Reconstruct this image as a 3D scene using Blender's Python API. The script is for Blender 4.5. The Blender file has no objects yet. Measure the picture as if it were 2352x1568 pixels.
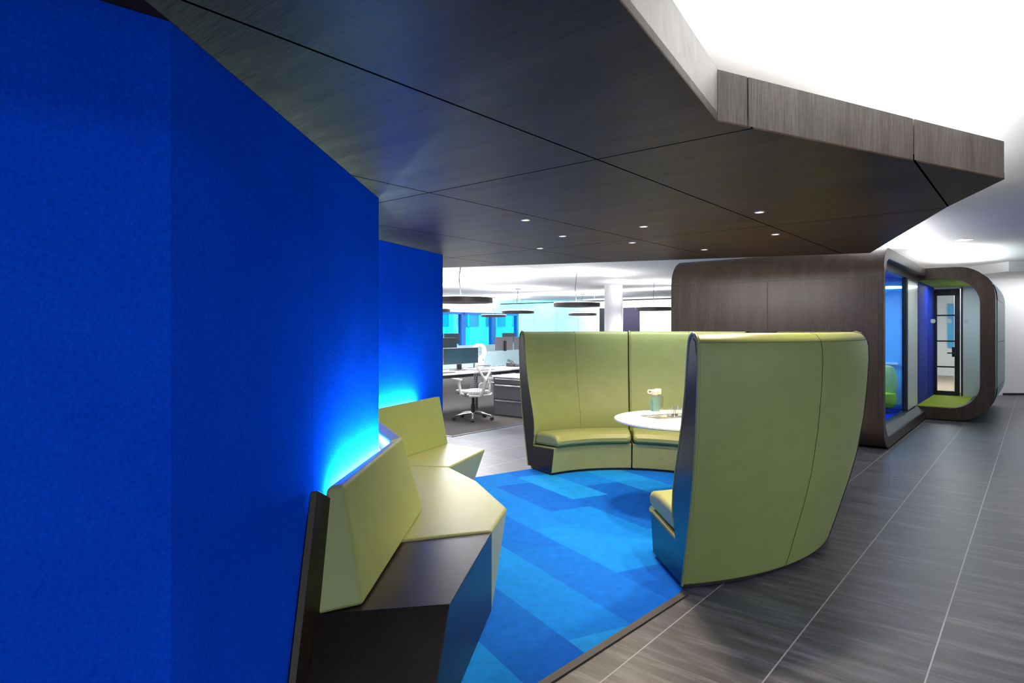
import bpy, bmesh, math, random
from mathutils import Vector, Matrix
random.seed(7)
sc = bpy.context.scene
COL = sc.collection
PI = math.pi
H = 1.44
F = 1462.0                       # focal length in pixels of the 2352 px wide frame
S1 = Vector((.6376, .7704, 0))   # building grid, running away to the right
N2 = Vector((.7704, -.6376, 0))  # building grid, across

def G(p, q, z=0.0):
    return N2 * p + S1 * q + Vector((0, 0, z))

# ------------------------------------------------------------------ mesh helpers
class MB:
    def __init__(s):
        s.v = []; s.f = []
    def add(s, verts, faces):
        o = len(s.v)
        s.v += [Vector(v) for v in verts]
        s.f += [[i + o for i in f] for f in faces]
        return s
    def hexa(s, b, t):            # four bottom, four top points
        return s.add(list(b) + list(t), [(3, 2, 1, 0), (4, 5, 6, 7), (0, 1, 5, 4), (1, 2, 6, 5), (2, 3, 7, 6), (3, 0, 4, 7)])
    def box(s, x0, x1, y0, y1, z0, z1):
        p = [(x0, y0), (x1, y0), (x1, y1), (x0, y1)]
        return s.hexa([(x, y, z0) for x, y in p], [(x, y, z1) for x, y in p])
    def gbox(s, p0, p1, q0, q1, z0, z1):
        p = [(p0, q0), (p0, q1), (p1, q1), (p1, q0)]
        return s.hexa([G(a, b, z0) for a, b in p], [G(a, b, z1) for a, b in p])
    def prism(s, poly, z0, z1):
        n = len(poly)
        return s.add([(x, y, z0) for x, y in poly] + [(x, y, z1) for x, y in poly],
                     [list(range(n))[::-1], list(range(n, 2 * n))] + [(i, (i + 1) % n, n + (i + 1) % n, n + i) for i in range(n)])
    def loft(s, loops, caps=True, closed=True):
        n = len(loops[0]); vs = [p for l in loops for p in l]; fs = []
        m = n if closed else n - 1
        for k in range(len(loops) - 1):
            for i in range(m):
                j = (i + 1) % n
                fs.append((k * n + i, k * n + j, (k + 1) * n + j, (k + 1) * n + i))
        if caps:
            fs.append(list(range(n))[::-1]); fs.append([(len(loops) - 1) * n + i for i in range(n)])
        return s.add(vs, fs)
    def tube(s, pts, r, n=8, closed=False):
        pts = [Vector(p) for p in pts]; loops = []
        rr = r if isinstance(r, (list, tuple)) else [r] * len(pts)
        m = len(pts)
        up = None
        for i, p in enumerate(pts):
            a = pts[i - 1] if (i or closed) else p
            b = pts[(i + 1) % m] if (i < m - 1 or closed) else p
            d = (b - a).normalized()
            if up is None:
                up = Vector((0, 0, 1)) if abs(d.z) < .9 else Vector((1, 0, 0))
            x = d.cross(up)
            if x.length < 1e-5: x = d.cross(Vector((1, .3, 0)))
            x.normalize(); y = x.cross(d).normalized(); up = y
            loops.append([p + (x * math.cos(2 * PI * k / n) + y * math.sin(2 * PI * k / n)) * rr[i] for k in range(n)])
        if closed: return s.loft(loops + [loops[0]], caps=False)
        return s.loft(loops)
    def lathe(s, prof, c=(0, 0, 0), n=32):
        c = Vector(c)
        loops = [[c + Vector((r * math.cos(2 * PI * k / n), r * math.sin(2 * PI * k / n), z)) for k in range(n)] for r, z in prof]
        return s.loft(loops, caps=True)
    def ring(s, c, prof, n=48):   # closed profile turned about z
        c = Vector(c)
        loops = [[c + Vector((r * math.cos(2 * PI * k / n), r * math.sin(2 * PI * k / n), z)) for r, z in prof] for k in range(n + 1)]
        return s.loft(loops, caps=False)
    def build(s, name, mat, parent=None, bevel=0, seg=2, angle=35, sub=0):
        base = parent_base(parent)
        me = bpy.data.meshes.new(name)
        me.from_pydata([v - base for v in s.v], [], s.f)
        bm = bmesh.new(); bm.from_mesh(me)
        bmesh.ops.remove_doubles(bm, verts=bm.verts, dist=1e-5)
        bmesh.ops.recalc_face_normals(bm, faces=bm.faces)
        bm.to_mesh(me); bm.free()
        me.materials.append(mat)
        for p in me.polygons: p.use_smooth = True
        me.set_sharp_from_angle(angle=math.radians(angle))
        o = bpy.data.objects.new(name, me); COL.objects.link(o)
        if parent: o.parent = parent
        if bevel:
            b = o.modifiers.new('bevel', 'BEVEL'); b.width = bevel; b.segments = seg
            b.limit_method = 'ANGLE'; b.angle_limit = math.radians(32); b.harden_normals = True
        return o

def parent_base(p):
    b = Vector((0, 0, 0))
    while p:
        b += Vector(p.location); p = p.parent
    return b

def tag(o, label, cat, group=None, kind=None):
    if label: o['label'] = label
    if cat: o['category'] = cat
    if group: o['group'] = group
    if kind: o['kind'] = kind
    return o

def thing(name, label, cat, loc=(0, 0, 0), group=None):
    o = bpy.data.objects.new(name, None); COL.objects.link(o)
    o.empty_display_size = .1; o.location = loc
    return tag(o, label, cat, group)

def struct(o):
    o['kind'] = 'structure'; return o

def dup(root, loc, rotz=0, label=None, scale=None):
    def cp(o, par):
        c = o.copy(); COL.objects.link(c)
        if par: c.parent = par
        for ch in list(o.children): cp(ch, c)
        return c
    r = cp(root, None); r.location = loc; r.rotation_euler = (0, 0, rotz)
    if label: r['label'] = label
    return r

# ------------------------------------------------------------------ materials
def newmat(name):
    m = bpy.data.materials.new(name); m.use_nodes = True
    nt = m.node_tree; b = nt.nodes['Principled BSDF']
    return m, nt, b
def simple(name, c, rough=.5, metal=0, spec=.5, noise=0, nscale=40, bump=0, bscale=300, coat=0):
    m, nt, b = newmat(name)
    b.inputs['Base Color'].default_value = (*c, 1); b.inputs['Roughness'].default_value = rough
    b.inputs['Metallic'].default_value = metal; b.inputs['Specular IOR Level'].default_value = spec
    if coat: b.inputs['Coat Weight'].default_value = coat; b.inputs['Coat Roughness'].default_value = .12
    tc = nt.nodes.new('ShaderNodeTexCoord')
    if noise:
        n = nt.nodes.new('ShaderNodeTexNoise'); n.inputs['Scale'].default_value = nscale; n.inputs['Detail'].default_value = 4
        nt.links.new(tc.outputs['Object'], n.inputs['Vector'])
        r = nt.nodes.new('ShaderNodeMix'); r.data_type = 'RGBA'
        r.inputs[6].default_value = (*[x * (1 - noise) for x in c], 1); r.inputs[7].default_value = (*[min(1, x * (1 + noise)) for x in c], 1)
        nt.links.new(n.outputs['Fac'], r.inputs[0]); nt.links.new(r.outputs[2], b.inputs['Base Color'])
    if bump:
        n = nt.nodes.new('ShaderNodeTexNoise'); n.inputs['Scale'].default_value = bscale; n.inputs['Detail'].default_value = 3
        nt.links.new(tc.outputs['Object'], n.inputs['Vector'])
        u = nt.nodes.new('ShaderNodeBump'); u.inputs['Strength'].default_value = bump; u.inputs['Distance'].default_value = .004
        nt.links.new(n.outputs['Fac'], u.inputs['Height']); nt.links.new(u.outputs['Normal'], b.inputs['Normal'])
    return m
def emis(name, c, s):
    m, nt, b = newmat(name)
    b.inputs['Base Color'].default_value = (*c, 1)
    b.inputs['Emission Color'].default_value = (*c, 1); b.inputs['Emission Strength'].default_value = s
    return m
def glassy(name, tint, gloss=.08, rough=.02, diffuse=0, dcol=(.8, .9, .9)):
    m = bpy.data.materials.new(name); m.use_nodes = True; nt = m.node_tree; nt.nodes.clear()
    out = nt.nodes.new('ShaderNodeOutputMaterial'); t = nt.nodes.new('ShaderNodeBsdfTransparent'); t.inputs[0].default_value = (*tint, 1)
    g = nt.nodes.new('ShaderNodeBsdfGlossy'); g.inputs['Roughness'].default_value = rough
    mx = nt.nodes.new('ShaderNodeMixShader'); lw = nt.nodes.new('ShaderNodeLayerWeight'); lw.inputs[0].default_value = .25
    mul = nt.nodes.new('ShaderNodeMath'); mul.operation = 'MULTIPLY_ADD'; mul.inputs[1].default_value = .3; mul.inputs[2].default_value = gloss
    nt.links.new(lw.outputs['Fresnel'], mul.inputs[0]); nt.links.new(mul.outputs[0], mx.inputs[0])
    src = t
    if diffuse:
        d = nt.nodes.new('ShaderNodeBsdfDiffuse'); d.inputs[0].default_value = (*dcol, 1)
        tr = nt.nodes.new('ShaderNodeBsdfTranslucent'); tr.inputs[0].default_value = (*dcol, 1)
        a = nt.nodes.new('ShaderNodeMixShader'); a.inputs[0].default_value = .5
        nt.links.new(d.outputs[0], a.inputs[1]); nt.links.new(tr.outputs[0], a.inputs[2])
        b2 = nt.nodes.new('ShaderNodeMixShader'); b2.inputs[0].default_value = diffuse
        nt.links.new(t.outputs[0], b2.inputs[1]); nt.links.new(a.outputs[0], b2.inputs[2]); src = b2
    nt.links.new(src.outputs[0], mx.inputs[1]); nt.links.new(g.outputs[0], mx.inputs[2]); nt.links.new(mx.outputs[0], out.inputs[0])
    return m

def mathn(nt, op, a, b=None, c=None):
    n = nt.nodes.new('ShaderNodeMath'); n.operation = op
    for i, x in enumerate((a, b, c)):
        if x is None: continue
        if isinstance(x, (int, float)): n.inputs[i].default_value = x
        else: nt.links.new(x, n.inputs[i])
    return n.outputs[0]
def grid_coords(nt):             # world-placed surfaces: coordinates along the building grid
    ge = nt.nodes.new('ShaderNodeNewGeometry')
    def dot(v):
        n = nt.nodes.new('ShaderNodeVectorMath'); n.operation = 'DOT_PRODUCT'; n.inputs[1].default_value = v
        nt.links.new(ge.outputs['Position'], n.inputs[0]); return n.outputs['Value']
    return dot(N2), dot(S1), ge
def line_mask(nt, x, phase, step, w):
    a = mathn(nt, 'SUBTRACT', x, phase); a = mathn(nt, 'DIVIDE', a, step)
    fr = mathn(nt, 'FRACT', mathn(nt, 'ADD', a, 100.5)); d = mathn(nt, 'ABSOLUTE', mathn(nt, 'SUBTRACT', fr, .5))
    return mathn(nt, 'LESS_THAN', d, w / step)
def mixc(nt, fac, a, b):
    n = nt.nodes.new('ShaderNodeMix'); n.data_type = 'RGBA'
    if isinstance(fac, (int, float)): n.inputs[0].default_value = fac
    else: nt.links.new(fac, n.inputs[0])
    for i, x in ((6, a), (7, b)):
        if isinstance(x, tuple): n.inputs[i].default_value = (*x, 1)
        else: nt.links.new(x, n.inputs[i])
    return n.outputs[2]
def comb(nt, x, y, z):
    n = nt.nodes.new('ShaderNodeCombineXYZ')
    for i, v in enumerate((x, y, z)):
        if isinstance(v, (int, float)): n.inputs[i].default_value = v
        else: nt.links.new(v, n.inputs[i])
    return n.outputs[0]
def ramp(nt, fac, stops):
    n = nt.nodes.new('ShaderNodeValToRGB'); e = n.color_ramp.elements
    while len(e) < len(stops): e.new(.5)
    for el, (p, c) in zip(e, stops): el.position = p; el.color = (*c, 1)
    nt.links.new(fac, n.inputs[0]); return n.outputs[0]
def noise(nt, vec, scale, detail=3, rough=.5):
    n = nt.nodes.new('ShaderNodeTexNoise'); n.inputs['Scale'].default_value = scale; n.inputs['Detail'].default_value = detail
    n.inputs['Roughness'].default_value = rough; nt.links.new(vec, n.inputs['Vector']); return n.outputs['Fac']

def floor_tiles():
    m, nt, b = newmat('slate floor tiles')
    p, q, ge = grid_coords(nt)
    ti = mathn(nt, 'FLOOR', mathn(nt, 'DIVIDE', mathn(nt, 'SUBTRACT', p, -.868), .51))
    tj = mathn(nt, 'FLOOR', mathn(nt, 'DIVIDE', mathn(nt, 'SUBTRACT', q, 3.175), .64))
    off = mathn(nt, 'ADD', mathn(nt, 'MULTIPLY', ti, 7.31), mathn(nt, 'MULTIPLY', tj, 3.77))
    v = comb(nt, mathn(nt, 'ADD', mathn(nt, 'MULTIPLY', p, 2.2), off), mathn(nt, 'MULTIPLY', q, 16), off)
    st = noise(nt, v, 1.0, 5, .62)
    v2 = comb(nt, mathn(nt, 'MULTIPLY', p, 9), mathn(nt, 'MULTIPLY', q, 70), off)
    st2 = noise(nt, v2, 1.0, 3, .6)
    s = mathn(nt, 'ADD', mathn(nt, 'MULTIPLY', st, .75), mathn(nt, 'MULTIPLY', st2, .25))
    col = ramp(nt, s, [(.30, (.028, .029, .036)), (.5, (.066, .068, .084)), (.68, (.160, .163, .195))])
    m1 = line_mask(nt, p, -.868, .51, .0032); m2 = line_mask(nt, q, 3.175, .64, .0018)
    col = mixc(nt, mathn(nt, 'MULTIPLY', m2, .7), col, (.20, .20, .21))
    col = mixc(nt, m1, col, (.33, .33, .35))
    nt.links.new(col, b.inputs['Base Color'])
    rr = mathn(nt, 'MULTIPLY_ADD', s, .22, .27); nt.links.new(rr, b.inputs['Roughness'])
    bu = nt.nodes.new('ShaderNodeBump'); bu.inputs['Strength'].default_value = .12; bu.inputs['Distance'].default_value = .003
    nt.links.new(s, bu.inputs['Height']); nt.links.new(bu.outputs[0], b.inputs['Normal'])
    return m
def dark_wood(name, vertical, joints=False, rough=.32, gain=1.0, spec=.5, tint=(1, 1, 1)):
    T = lambda a, b, c: (a * gain * tint[0], b * gain * tint[1], c * gain * tint[2])
    m, nt, b = newmat(name)
    p, q, ge = grid_coords(nt)
    sep = nt.nodes.new('ShaderNodeSeparateXYZ'); nt.links.new(ge.outputs['Position'], sep.inputs[0])
    z = sep.outputs['Z']
    h = mathn(nt, 'ADD', p, q)
    if vertical:
        v = comb(nt, mathn(nt, 'MULTIPLY', p, 170), mathn(nt, 'MULTIPLY', q, 170), mathn(nt, 'MULTIPLY', z, 9))
        v2 = comb(nt, mathn(nt, 'MULTIPLY', p, 9), mathn(nt, 'MULTIPLY', q, 9), mathn(nt, 'MULTIPLY', z, .8))
    else:
        v = comb(nt, mathn(nt, 'MULTIPLY', p, 10), mathn(nt, 'MULTIPLY', q, 190), z)
        v2 = comb(nt, mathn(nt, 'MULTIPLY', p, 1.0), mathn(nt, 'MULTIPLY', q, 9), z)
    g1 = noise(nt, v, 1.0, 4, .65); g2 = noise(nt, v2, 1.0, 3, .5)
    s = mathn(nt, 'ADD', mathn(nt, 'MULTIPLY', g1, .65), mathn(nt, 'MULTIPLY', g2, .35))
    k = gain
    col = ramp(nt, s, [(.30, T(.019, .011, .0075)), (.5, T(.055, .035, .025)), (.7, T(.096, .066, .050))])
    if joints:
        a = line_mask(nt, p, -1.385, .992, .0045); c = line_mask(nt, q, 2.215, 2.155, .0045)
        jm = mathn(nt, 'MAXIMUM', a, c); col = mixc(nt, jm, col, (.0015, .0015, .0015))
    nt.links.new(col, b.inputs['Base Color'])
    nt.links.new(mathn(nt, 'MULTIPLY_ADD', g1, .2, rough - .1), b.inputs['Roughness'])
    b.inputs['Specular IOR Level'].default_value = spec
    if joints: nt.links.new(mathn(nt, 'MULTIPLY', mathn(nt, 'SUBTRACT', 1.0, jm), spec), b.inputs['Specular IOR Level'])
    bu = nt.nodes.new('ShaderNodeBump'); bu.inputs['Strength'].default_value = .06; bu.inputs['Distance'].default_value = .002
    nt.links.new(g1, bu.inputs['Height']); nt.links.new(bu.outputs[0], b.inputs['Normal'])
    return m
def carpet_mat():
    m, nt, b = newmat('blue carpet planks')
    ge = nt.nodes.new('ShaderNodeNewGeometry')
    def dot(v):
        n = nt.nodes.new('ShaderNodeVectorMath'); n.operation = 'DOT_PRODUCT'; n.inputs[1].default_value = v
        nt.links.new(ge.outputs['Position'], n.inputs[0]); return n.outputs['Value']
    a1 = dot((.866, .500, 0)); a2 = dot((.44, -.898, 0))
    w, l = .36, .92
    row = mathn(nt, 'FLOOR', mathn(nt, 'DIVIDE', mathn(nt, 'ADD', a1, .11), w))
    u = mathn(nt, 'ADD', mathn(nt, 'DIVIDE', a2, l), mathn(nt, 'MULTIPLY', mathn(nt, 'MODULO', mathn(nt, 'ADD', row, 60), 3), .37))
    colm = mathn(nt, 'FLOOR', u)
    wn = nt.nodes.new('ShaderNodeTexWhiteNoise'); wn.noise_dimensions = '3D'
    nt.links.new(comb(nt, row, colm, 3.7), wn.inputs['Vector'])
    col = ramp(nt, wn.outputs['Value'], [(0, (.003, .095, .55)), (.35, (.004, .14, .66)), (.65, (.005, .20, .74)), (1, (.014, .31, .82))])
    n1 = noise(nt, ge.outputs['Position'], 14, 4, .6); n2 = noise(nt, ge.outputs['Position'], 420, 2, .6)
    f = mathn(nt, 'MULTIPLY_ADD', n1, .5, .75); f = mathn(nt, 'MULTIPLY', f, mathn(nt, 'MULTIPLY_ADD', n2, .5, .75))
    vm = nt.nodes.new('ShaderNodeVectorMath'); vm.operation = 'SCALE'
    nt.links.new(col, vm.inputs[0]); nt.links.new(f, vm.inputs['Scale']); nt.links.new(vm.outputs[0], b.inputs['Base Color'])
    b.inputs['Roughness'].default_value = .95; b.inputs['Specular IOR Level'].default_value = .1
    bu = nt.nodes.new('ShaderNodeBump'); bu.inputs['Strength'].default_value = .5; bu.inputs['Distance'].default_value = .004
    nt.links.new(n2, bu.inputs['Height']); nt.links.new(bu.outputs[0], b.inputs['Normal'])
    return m
def felt_wall():
    m, nt, b = newmat('blue felt wall covering')
    ge = nt.nodes.new('ShaderNodeNewGeometry')
    n1 = noise(nt, ge.outputs['Position'], 120, 5, .7); n2 = noise(nt, ge.outputs['Position'], 3, 2, .5)
    s = mathn(nt, 'ADD', mathn(nt, 'MULTIPLY', n1, .75), mathn(nt, 'MULTIPLY', n2, .25))
    col = ramp(nt, s, [(.3, (.0010, .038, .48)), (.5, (.0015, .054, .61)), (.7, (.0023, .076, .72))])
    sep = nt.nodes.new('ShaderNodeSeparateXYZ'); nt.links.new(ge.outputs['Position'], sep.inputs[0])
    d = mathn(nt, 'LESS_THAN', mathn(nt, 'ABSOLUTE', mathn(nt, 'SUBTRACT', sep.outputs['Y'], 2.345)), .0018)
    col = mixc(nt, mathn(nt, 'MULTIPLY', d, .6), col, (.0005, .012, .2))
    nt.links.new(col, b.inputs['Base Color']); b.inputs['Roughness'].default_value = .95; b.inputs['Specular IOR Level'].default_value = 0
    bu = nt.nodes.new('ShaderNodeBump'); bu.inputs['Strength'].default_value = .45; bu.inputs['Distance'].default_value = .004
    nt.links.new(n1, bu.inputs['Height']); nt.links.new(bu.outputs[0], b.inputs['Normal'])
    return m

M = {}
M['tile'] = floor_tiles()
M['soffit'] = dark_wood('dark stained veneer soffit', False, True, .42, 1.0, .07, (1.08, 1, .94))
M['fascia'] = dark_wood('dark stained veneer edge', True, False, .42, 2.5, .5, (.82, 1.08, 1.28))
M['podwood'] = dark_wood('dark stained veneer pod', True, False, .36, .85, .3, (.92, 1, 1.08))
M['benchwood'] = dark_wood('black brown laminate', True, False, .34, .2, .3)
M['panel'] = simple('dark laminate end panel', (.004, .004, .007), .2, spec=.4, noise=.3, nscale=60)
M['carpet'] = carpet_mat()
M['felt'] = felt_wall()
M['black'] = simple('black', (.006, .006, .0086), .5)
M['blacktrim'] = simple('dark rubber edge strip', (.02, .02, .022), .6)
M['white'] = simple('white paint', (.82, .82, .83), .7, noise=.02, nscale=5)
M['ceil'] = simple('ceiling paint', (.86, .86, .86), .8, noise=.015, nscale=3)
M['officeceil'] = simple('office ceiling paint', (.80, .80, .84), .8, noise=.015, nscale=3)
M['green'] = simple('olive green leather', (.222, .278, .098), .42, noise=.10, nscale=9, bump=.06, bscale=500)
M['green2'] = simple('green upholstery seat', (.25, .28, .10), .38, noise=.10, nscale=9, bump=.06, bscale=500)
M['stitch'] = simple('green seam thread', (.09, .11, .035), .7)
M['table'] = simple('white table laminate', (.85, .86, .88), .3)
M['metal'] = simple('brushed steel', (.55, .55, .56), .3, 1)
M['chrome'] = simple('polished aluminium', (.8, .8, .82), .18, 1)
M['glass'] = glassy('clear glass', (.975, .99, .99), .06)
M['water'] = glassy('bluish water', (.80, .94, .98), .06, .05, .35, (.40, .74, .84))
M['pink'] = simple('pale pink plastic', (.85, .62, .58), .4)
M['mint'] = simple('pale green plastic', (.72, .85, .62), .4)
M['deskwhite'] = simple('white desk laminate', (.86, .86, .87), .35)
M['screen'] = simple('dark teal monitor screen', (.010, .030, .042), .35)
M['greyplastic'] = simple('grey monitor back', (.13, .125, .135), .4)
M['darkplastic'] = simple('black plastic', (.012, .012, .014), .45)
M['cabinet'] = simple('charcoal metal cabinet', (.085, .08, .09), .45, noise=.1, nscale=200)
M['chairwhite'] = simple('off white chair plastic', (.72, .71, .68), .4)
M['meshgrey'] = simple('grey elastic mesh', (.32, .34, .34), .6)
M['seatgrey'] = simple('grey seat fabric', (.45, .45, .45), .7)
M['officecarpet'] = simple('charcoal brown loop carpet', (.035, .030, .028), .95, noise=.5, nscale=25, bump=.3)
M['frost'] = glassy('frosted teal glass screen', (.75, .88, .90), .05, .3, .7, (.62, .78, .80))
M['frostwhite'] = simple('white frosted panel', (.72, .82, .80), .25)
M['tealpanel'] = simple('teal back painted glass', (.16, .38, .41), .35, spec=.15)
M['window'] = glassy('cyan tinted window glass', (.10, .78, .98), .05)
M['frameblue'] = simple('blue window frame', (.015, .12, .42), .4)
M['purple'] = simple('dark purple acoustic panel', (.022, .016, .04), .9, noise=.5, nscale=60)
M['podblue'] = simple('deep blue pod lining', (.002, .03, .50), .6, spec=.1)
M['podsky'] = simple('sky blue pod wall', (.05, .40, .82), .4)
M['lime'] = simple('lime green carpet', (.42, .55, .015), .8, noise=.15, nscale=60)
M['podglass'] = glassy('blue tinted pod glass', (.62, .85, .98), .05)
M['podclear'] = glassy('clear pod glass', (.94, .97, .96), .02)
M['wood'] = simple('oak plank floor', (.36, .26, .19), .5, noise=.45, nscale=18)
M['led'] = emis('led strip lens', (.93, .98, 1), 14)
M['lampface'] = emis('downlight lens', (1, .95, .86), 1.2)
M['sqlamp'] = emis('square downlight lens', (1, 1, .98), 4)
M['ringglow'] = emis('ring lamp diffuser', (.97, .98, 1), 3.5)
M['ringband'] = simple('dark bronze lamp band', (.035, .028, .028), .45)
M['facade'] = simple('pale building facade', (.75, .80, .82), .9, noise=.1, nscale=2)
M['facadeglass'] = simple('facade window glass', (.10, .22, .30), .2)
M['dot'] = simple('frosted marker dot', (.42, .52, .55), .7)
M['sillgrey'] = simple('satin grey sill', (.05, .05, .055), .22)

# ------------------------------------------------------------------ light helpers
def area(name, loc, size, energy, direction=(0, 0, -1), color=(1, 1, 1), size_y=None, xdir=None, disk=False, spread=None):
    d = bpy.data.lights.new(name, 'AREA'); d.energy = energy; d.color = color
    d.shape = 'DISK' if disk else ('RECTANGLE' if size_y else 'SQUARE'); d.size = size
    if size_y: d.size_y = size_y
    if spread: d.spread = spread
    o = bpy.data.objects.new(name, d); COL.objects.link(o)
    z = -Vector(direction).normalized()
    x = Vector(xdir).normalized() if xdir else (Vector((1, 0, 0)) if abs(z.x) < .9 else Vector((0, 1, 0)))
    x = (x - z * x.dot(z)).normalized(); y = z.cross(x)
    mt = Matrix((x, y, z)).transposed().to_4x4(); mt.translation = Vector(loc); o.matrix_world = mt
    return o
def spot(name, loc, energy, angle=110, blend=.6, color=(1, .93, .82), target=None, radius=.03):
    d = bpy.data.lights.new(name, 'SPOT'); d.energy = energy; d.spot_size = math.radians(angle); d.spot_blend = blend
    d.color = color; d.shadow_soft_size = radius
    o = bpy.data.objects.new(name, d); COL.objects.link(o); o.location = loc
    if target: o.rotation_euler = (Vector(target) - Vector(loc)).to_track_quat('-Z', 'Y').to_euler()
    return o
def pix(u, v, z):               # where the ray of a photo pixel meets the height z
    y = (z - H) * F / (756 - v)
    return Vector(((u - 1176) / F * y, y, z))

ZS = 2.13      # underside of the dark canopy
ZC = 2.75      # ceiling

# ================================================================== SETTING
fl = MB().prism([(-14, -4), (18, -4), (18, 40), (-14, 40)], -.1, 0).build('floor', M['tile']); struct(fl)
# main ceiling (right of the step) and slightly higher office ceiling
PE = -8.32
def gp(p, q): g = G(p, q); return (g.x, g.y)
main_c = [gp(PE, -6), gp(PE, 27), gp(12, 27), gp(12, -6)]
c1 = MB().prism(main_c, ZC, ZC + .3).build('ceiling', M['ceil']); struct(c1)
off_c = [gp(-21, 3), gp(-21, 27), gp(PE, 27), gp(PE, 3)]
c2 = MB().prism(off_c, ZC + .07, ZC + .3).build('ceiling.001', M['officeceil']); struct(c2)

# faceted blue felt wall on the left
W = [(-2.9, -.560), (-.766, 1.429), (-.7015, 3.351), (-1.188, 4.47), (-.6416, 5.90)]
wl = W + [(-.668, 6.14), (-1.6, 6.35), (-3.4, 4.6), (-4.2, .2)]
struct(MB().prism(wl, 0, ZS).build('wall_left', M['felt'], angle=5))

struct(MB().box(-4.2, -1.0, -1.95, -1.75, 0, ZS).build('wall_light_blocker', M['podwood']))  # unseen wall added to block ambient light from behind left
# far corridor wall on the right with lowered bulkhead in front of it
struct(MB().box(9.86, 18, 13.94, 14.2, 0, ZC).build('wall_far', M['white']))
struct(MB().box(9.6, 18, 12.3, 13.94, 2.56, ZC).build('trim_1', M['white']))
struct(MB().box(10.75, 18, 13.915, 13.94, 0, .045).build('baseboard_far', M['black']))
struct(MB().box(17.8, 18, -4, 14, 0, ZC).build('wall_right', M['white']))

# office: end wall (q = 26) and window wall (p = -20.3)
QE, PWN = 26.0, -20.3
HEAD = 2.44
struct(MB().gbox(-20.5, -4, QE, QE + .2, 0, ZC + .07).build('wall_office_end', M['white']))
# window wall with three openings
m = MB()
QW0, QW1 = 19.3, 25.0
m.gbox(PWN - .2, PWN, 3, QW0, 0, ZC + .07)
m.gbox(PWN - .2, PWN, QW0, QE, 2.22, ZC + .07)
m.gbox(PWN - .2, PWN, QW0, QE, 0, .55)
m.gbox(PWN - .2, PWN, QW1, QE, .55, 2.22)
struct(m.build('wall_office_window', M['white']))
nwin = 3
mull = [QW0, 21.0, 23.1, QW1]
for i in range(3):
    a, b = mull[i], mull[i + 1]
    fr = MB()
    w = .14
    fr.gbox(PWN - .15, PWN + .05, a, a + w, .55, 2.22); fr.gbox(PWN - .15, PWN + .05, b - w, b, .55, 2.22)
    fr.gbox(PWN - .15, PWN + .05, a, b, 2.12, 2.22); fr.gbox(PWN - .15, PWN + .05, a, b, .55, .63)
    t = bpy.data.objects.new('window_%d' % (i + 1), None); COL.objects.link(t); t.location = G(PWN, (a + b) / 2, .55); struct(t)
    fr.build('frame', M['frameblue'], t)
    MB().gbox(PWN - .06, PWN - .045, a + w, b - w, .63, 2.12).build('glass_pane', M['window'], t)
# building across the street seen through the windows
bd = thing('building', 'pale neighbouring building seen through the cyan office windows', 'building', G(-27, 24, 0))
MB().gbox(-29, -27, 12, 44, -8, 9).build('wall', M['facade'], bd)
for k in range(9):
    for z0 in (-1.6, 1.62):
        q0 = 17 + k * 2.6
        wo = MB().gbox(-27, -26.94, q0, q0 + 1.9, z0, z0 + 1.55).build('window', M['facadeglass'], bd)
        mm = MB().gbox(-26.95, -26.88, q0 + .92, q0 + .98, z0, z0 + 1.55); mm.gbox(-26.95, -26.88, q0, q0 + 1.9, z0 + .75, z0 + .81)
        mm.build('muntin', M['facade'], wo)
for z0 in (.35, 3.6): MB().gbox(-27, -26.75, 12, 44, z0, z0 + .18).build('ledge', M['facade'], bd)

# dark panels, door frame and glass on the end wall
def wallbox(name, u0, u1, mat, z0, z1, off=.04):
    def pq(u):
        t = (u - 1176) / F; y = (QE - off) / (S1.x * t + S1.y); return N2.x * t * y + N2.y * y
    return MB().gbox(pq(u0), pq(u1), QE - off, QE - .004, z0, z1).build(name, mat)
d1 = wallbox('door_1', 1377, 1390, M['black'], 0, HEAD, .05); struct(d1)
ap = wallbox('acoustic_panel', 1431, 1468, M['purple'], .02, HEAD, .06)
tag(ap, 'dark purple acoustic panel on the office end wall right of the white column', 'panel')
for i, (u0, u1, lab) in enumerate(((1224, 1278, 'white glass wall panel nearest the window corner'), (1279, 1327, 'white glass wall panel between two thin joints, middle of three'),
                                   (1328, 1374, 'white glass wall panel left of the narrow black door'), (1471, 1560, 'white glass wall panel right of the purple panel'))):
    g = wallbox('glass_panel', u0, u1, M['frostwhite'], .02, HEAD, .03); tag(g, lab, 'glass panel', 'glass panels on the office end wall')
cpos = Vector((3.19, 20.0, 0))
col = MB().lathe([(.285, .0065), (.285, ZC + .08)], cpos, 40).build('column', M['white']); tag(col, 'round white column in the office, right of centre', 'column')
pc = G(-16.2, 15.7)
col2 = MB().gbox(-18.1, -17.5, 16.05, 16.75, .0065, ZC + .08).build('column', M['white']); tag(col2, 'square white column left of the cyan windows', 'column')
tr = thing('track_light', 'thin black lighting track hung under the office ceiling', 'track light', G(-13, 19.8, 2.47))
MB().gbox(-17.0, -8.7, 19.8, 19.84, 2.45, 2.49).build('track', M['black'], tr)
for p in (-16, -12.5, -9.2):
    MB().tube([G(p, 19.82, 2.48), G(p, 19.82, ZC + .075)], .006, 6).build('hanger', M['metal'], tr)

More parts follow.
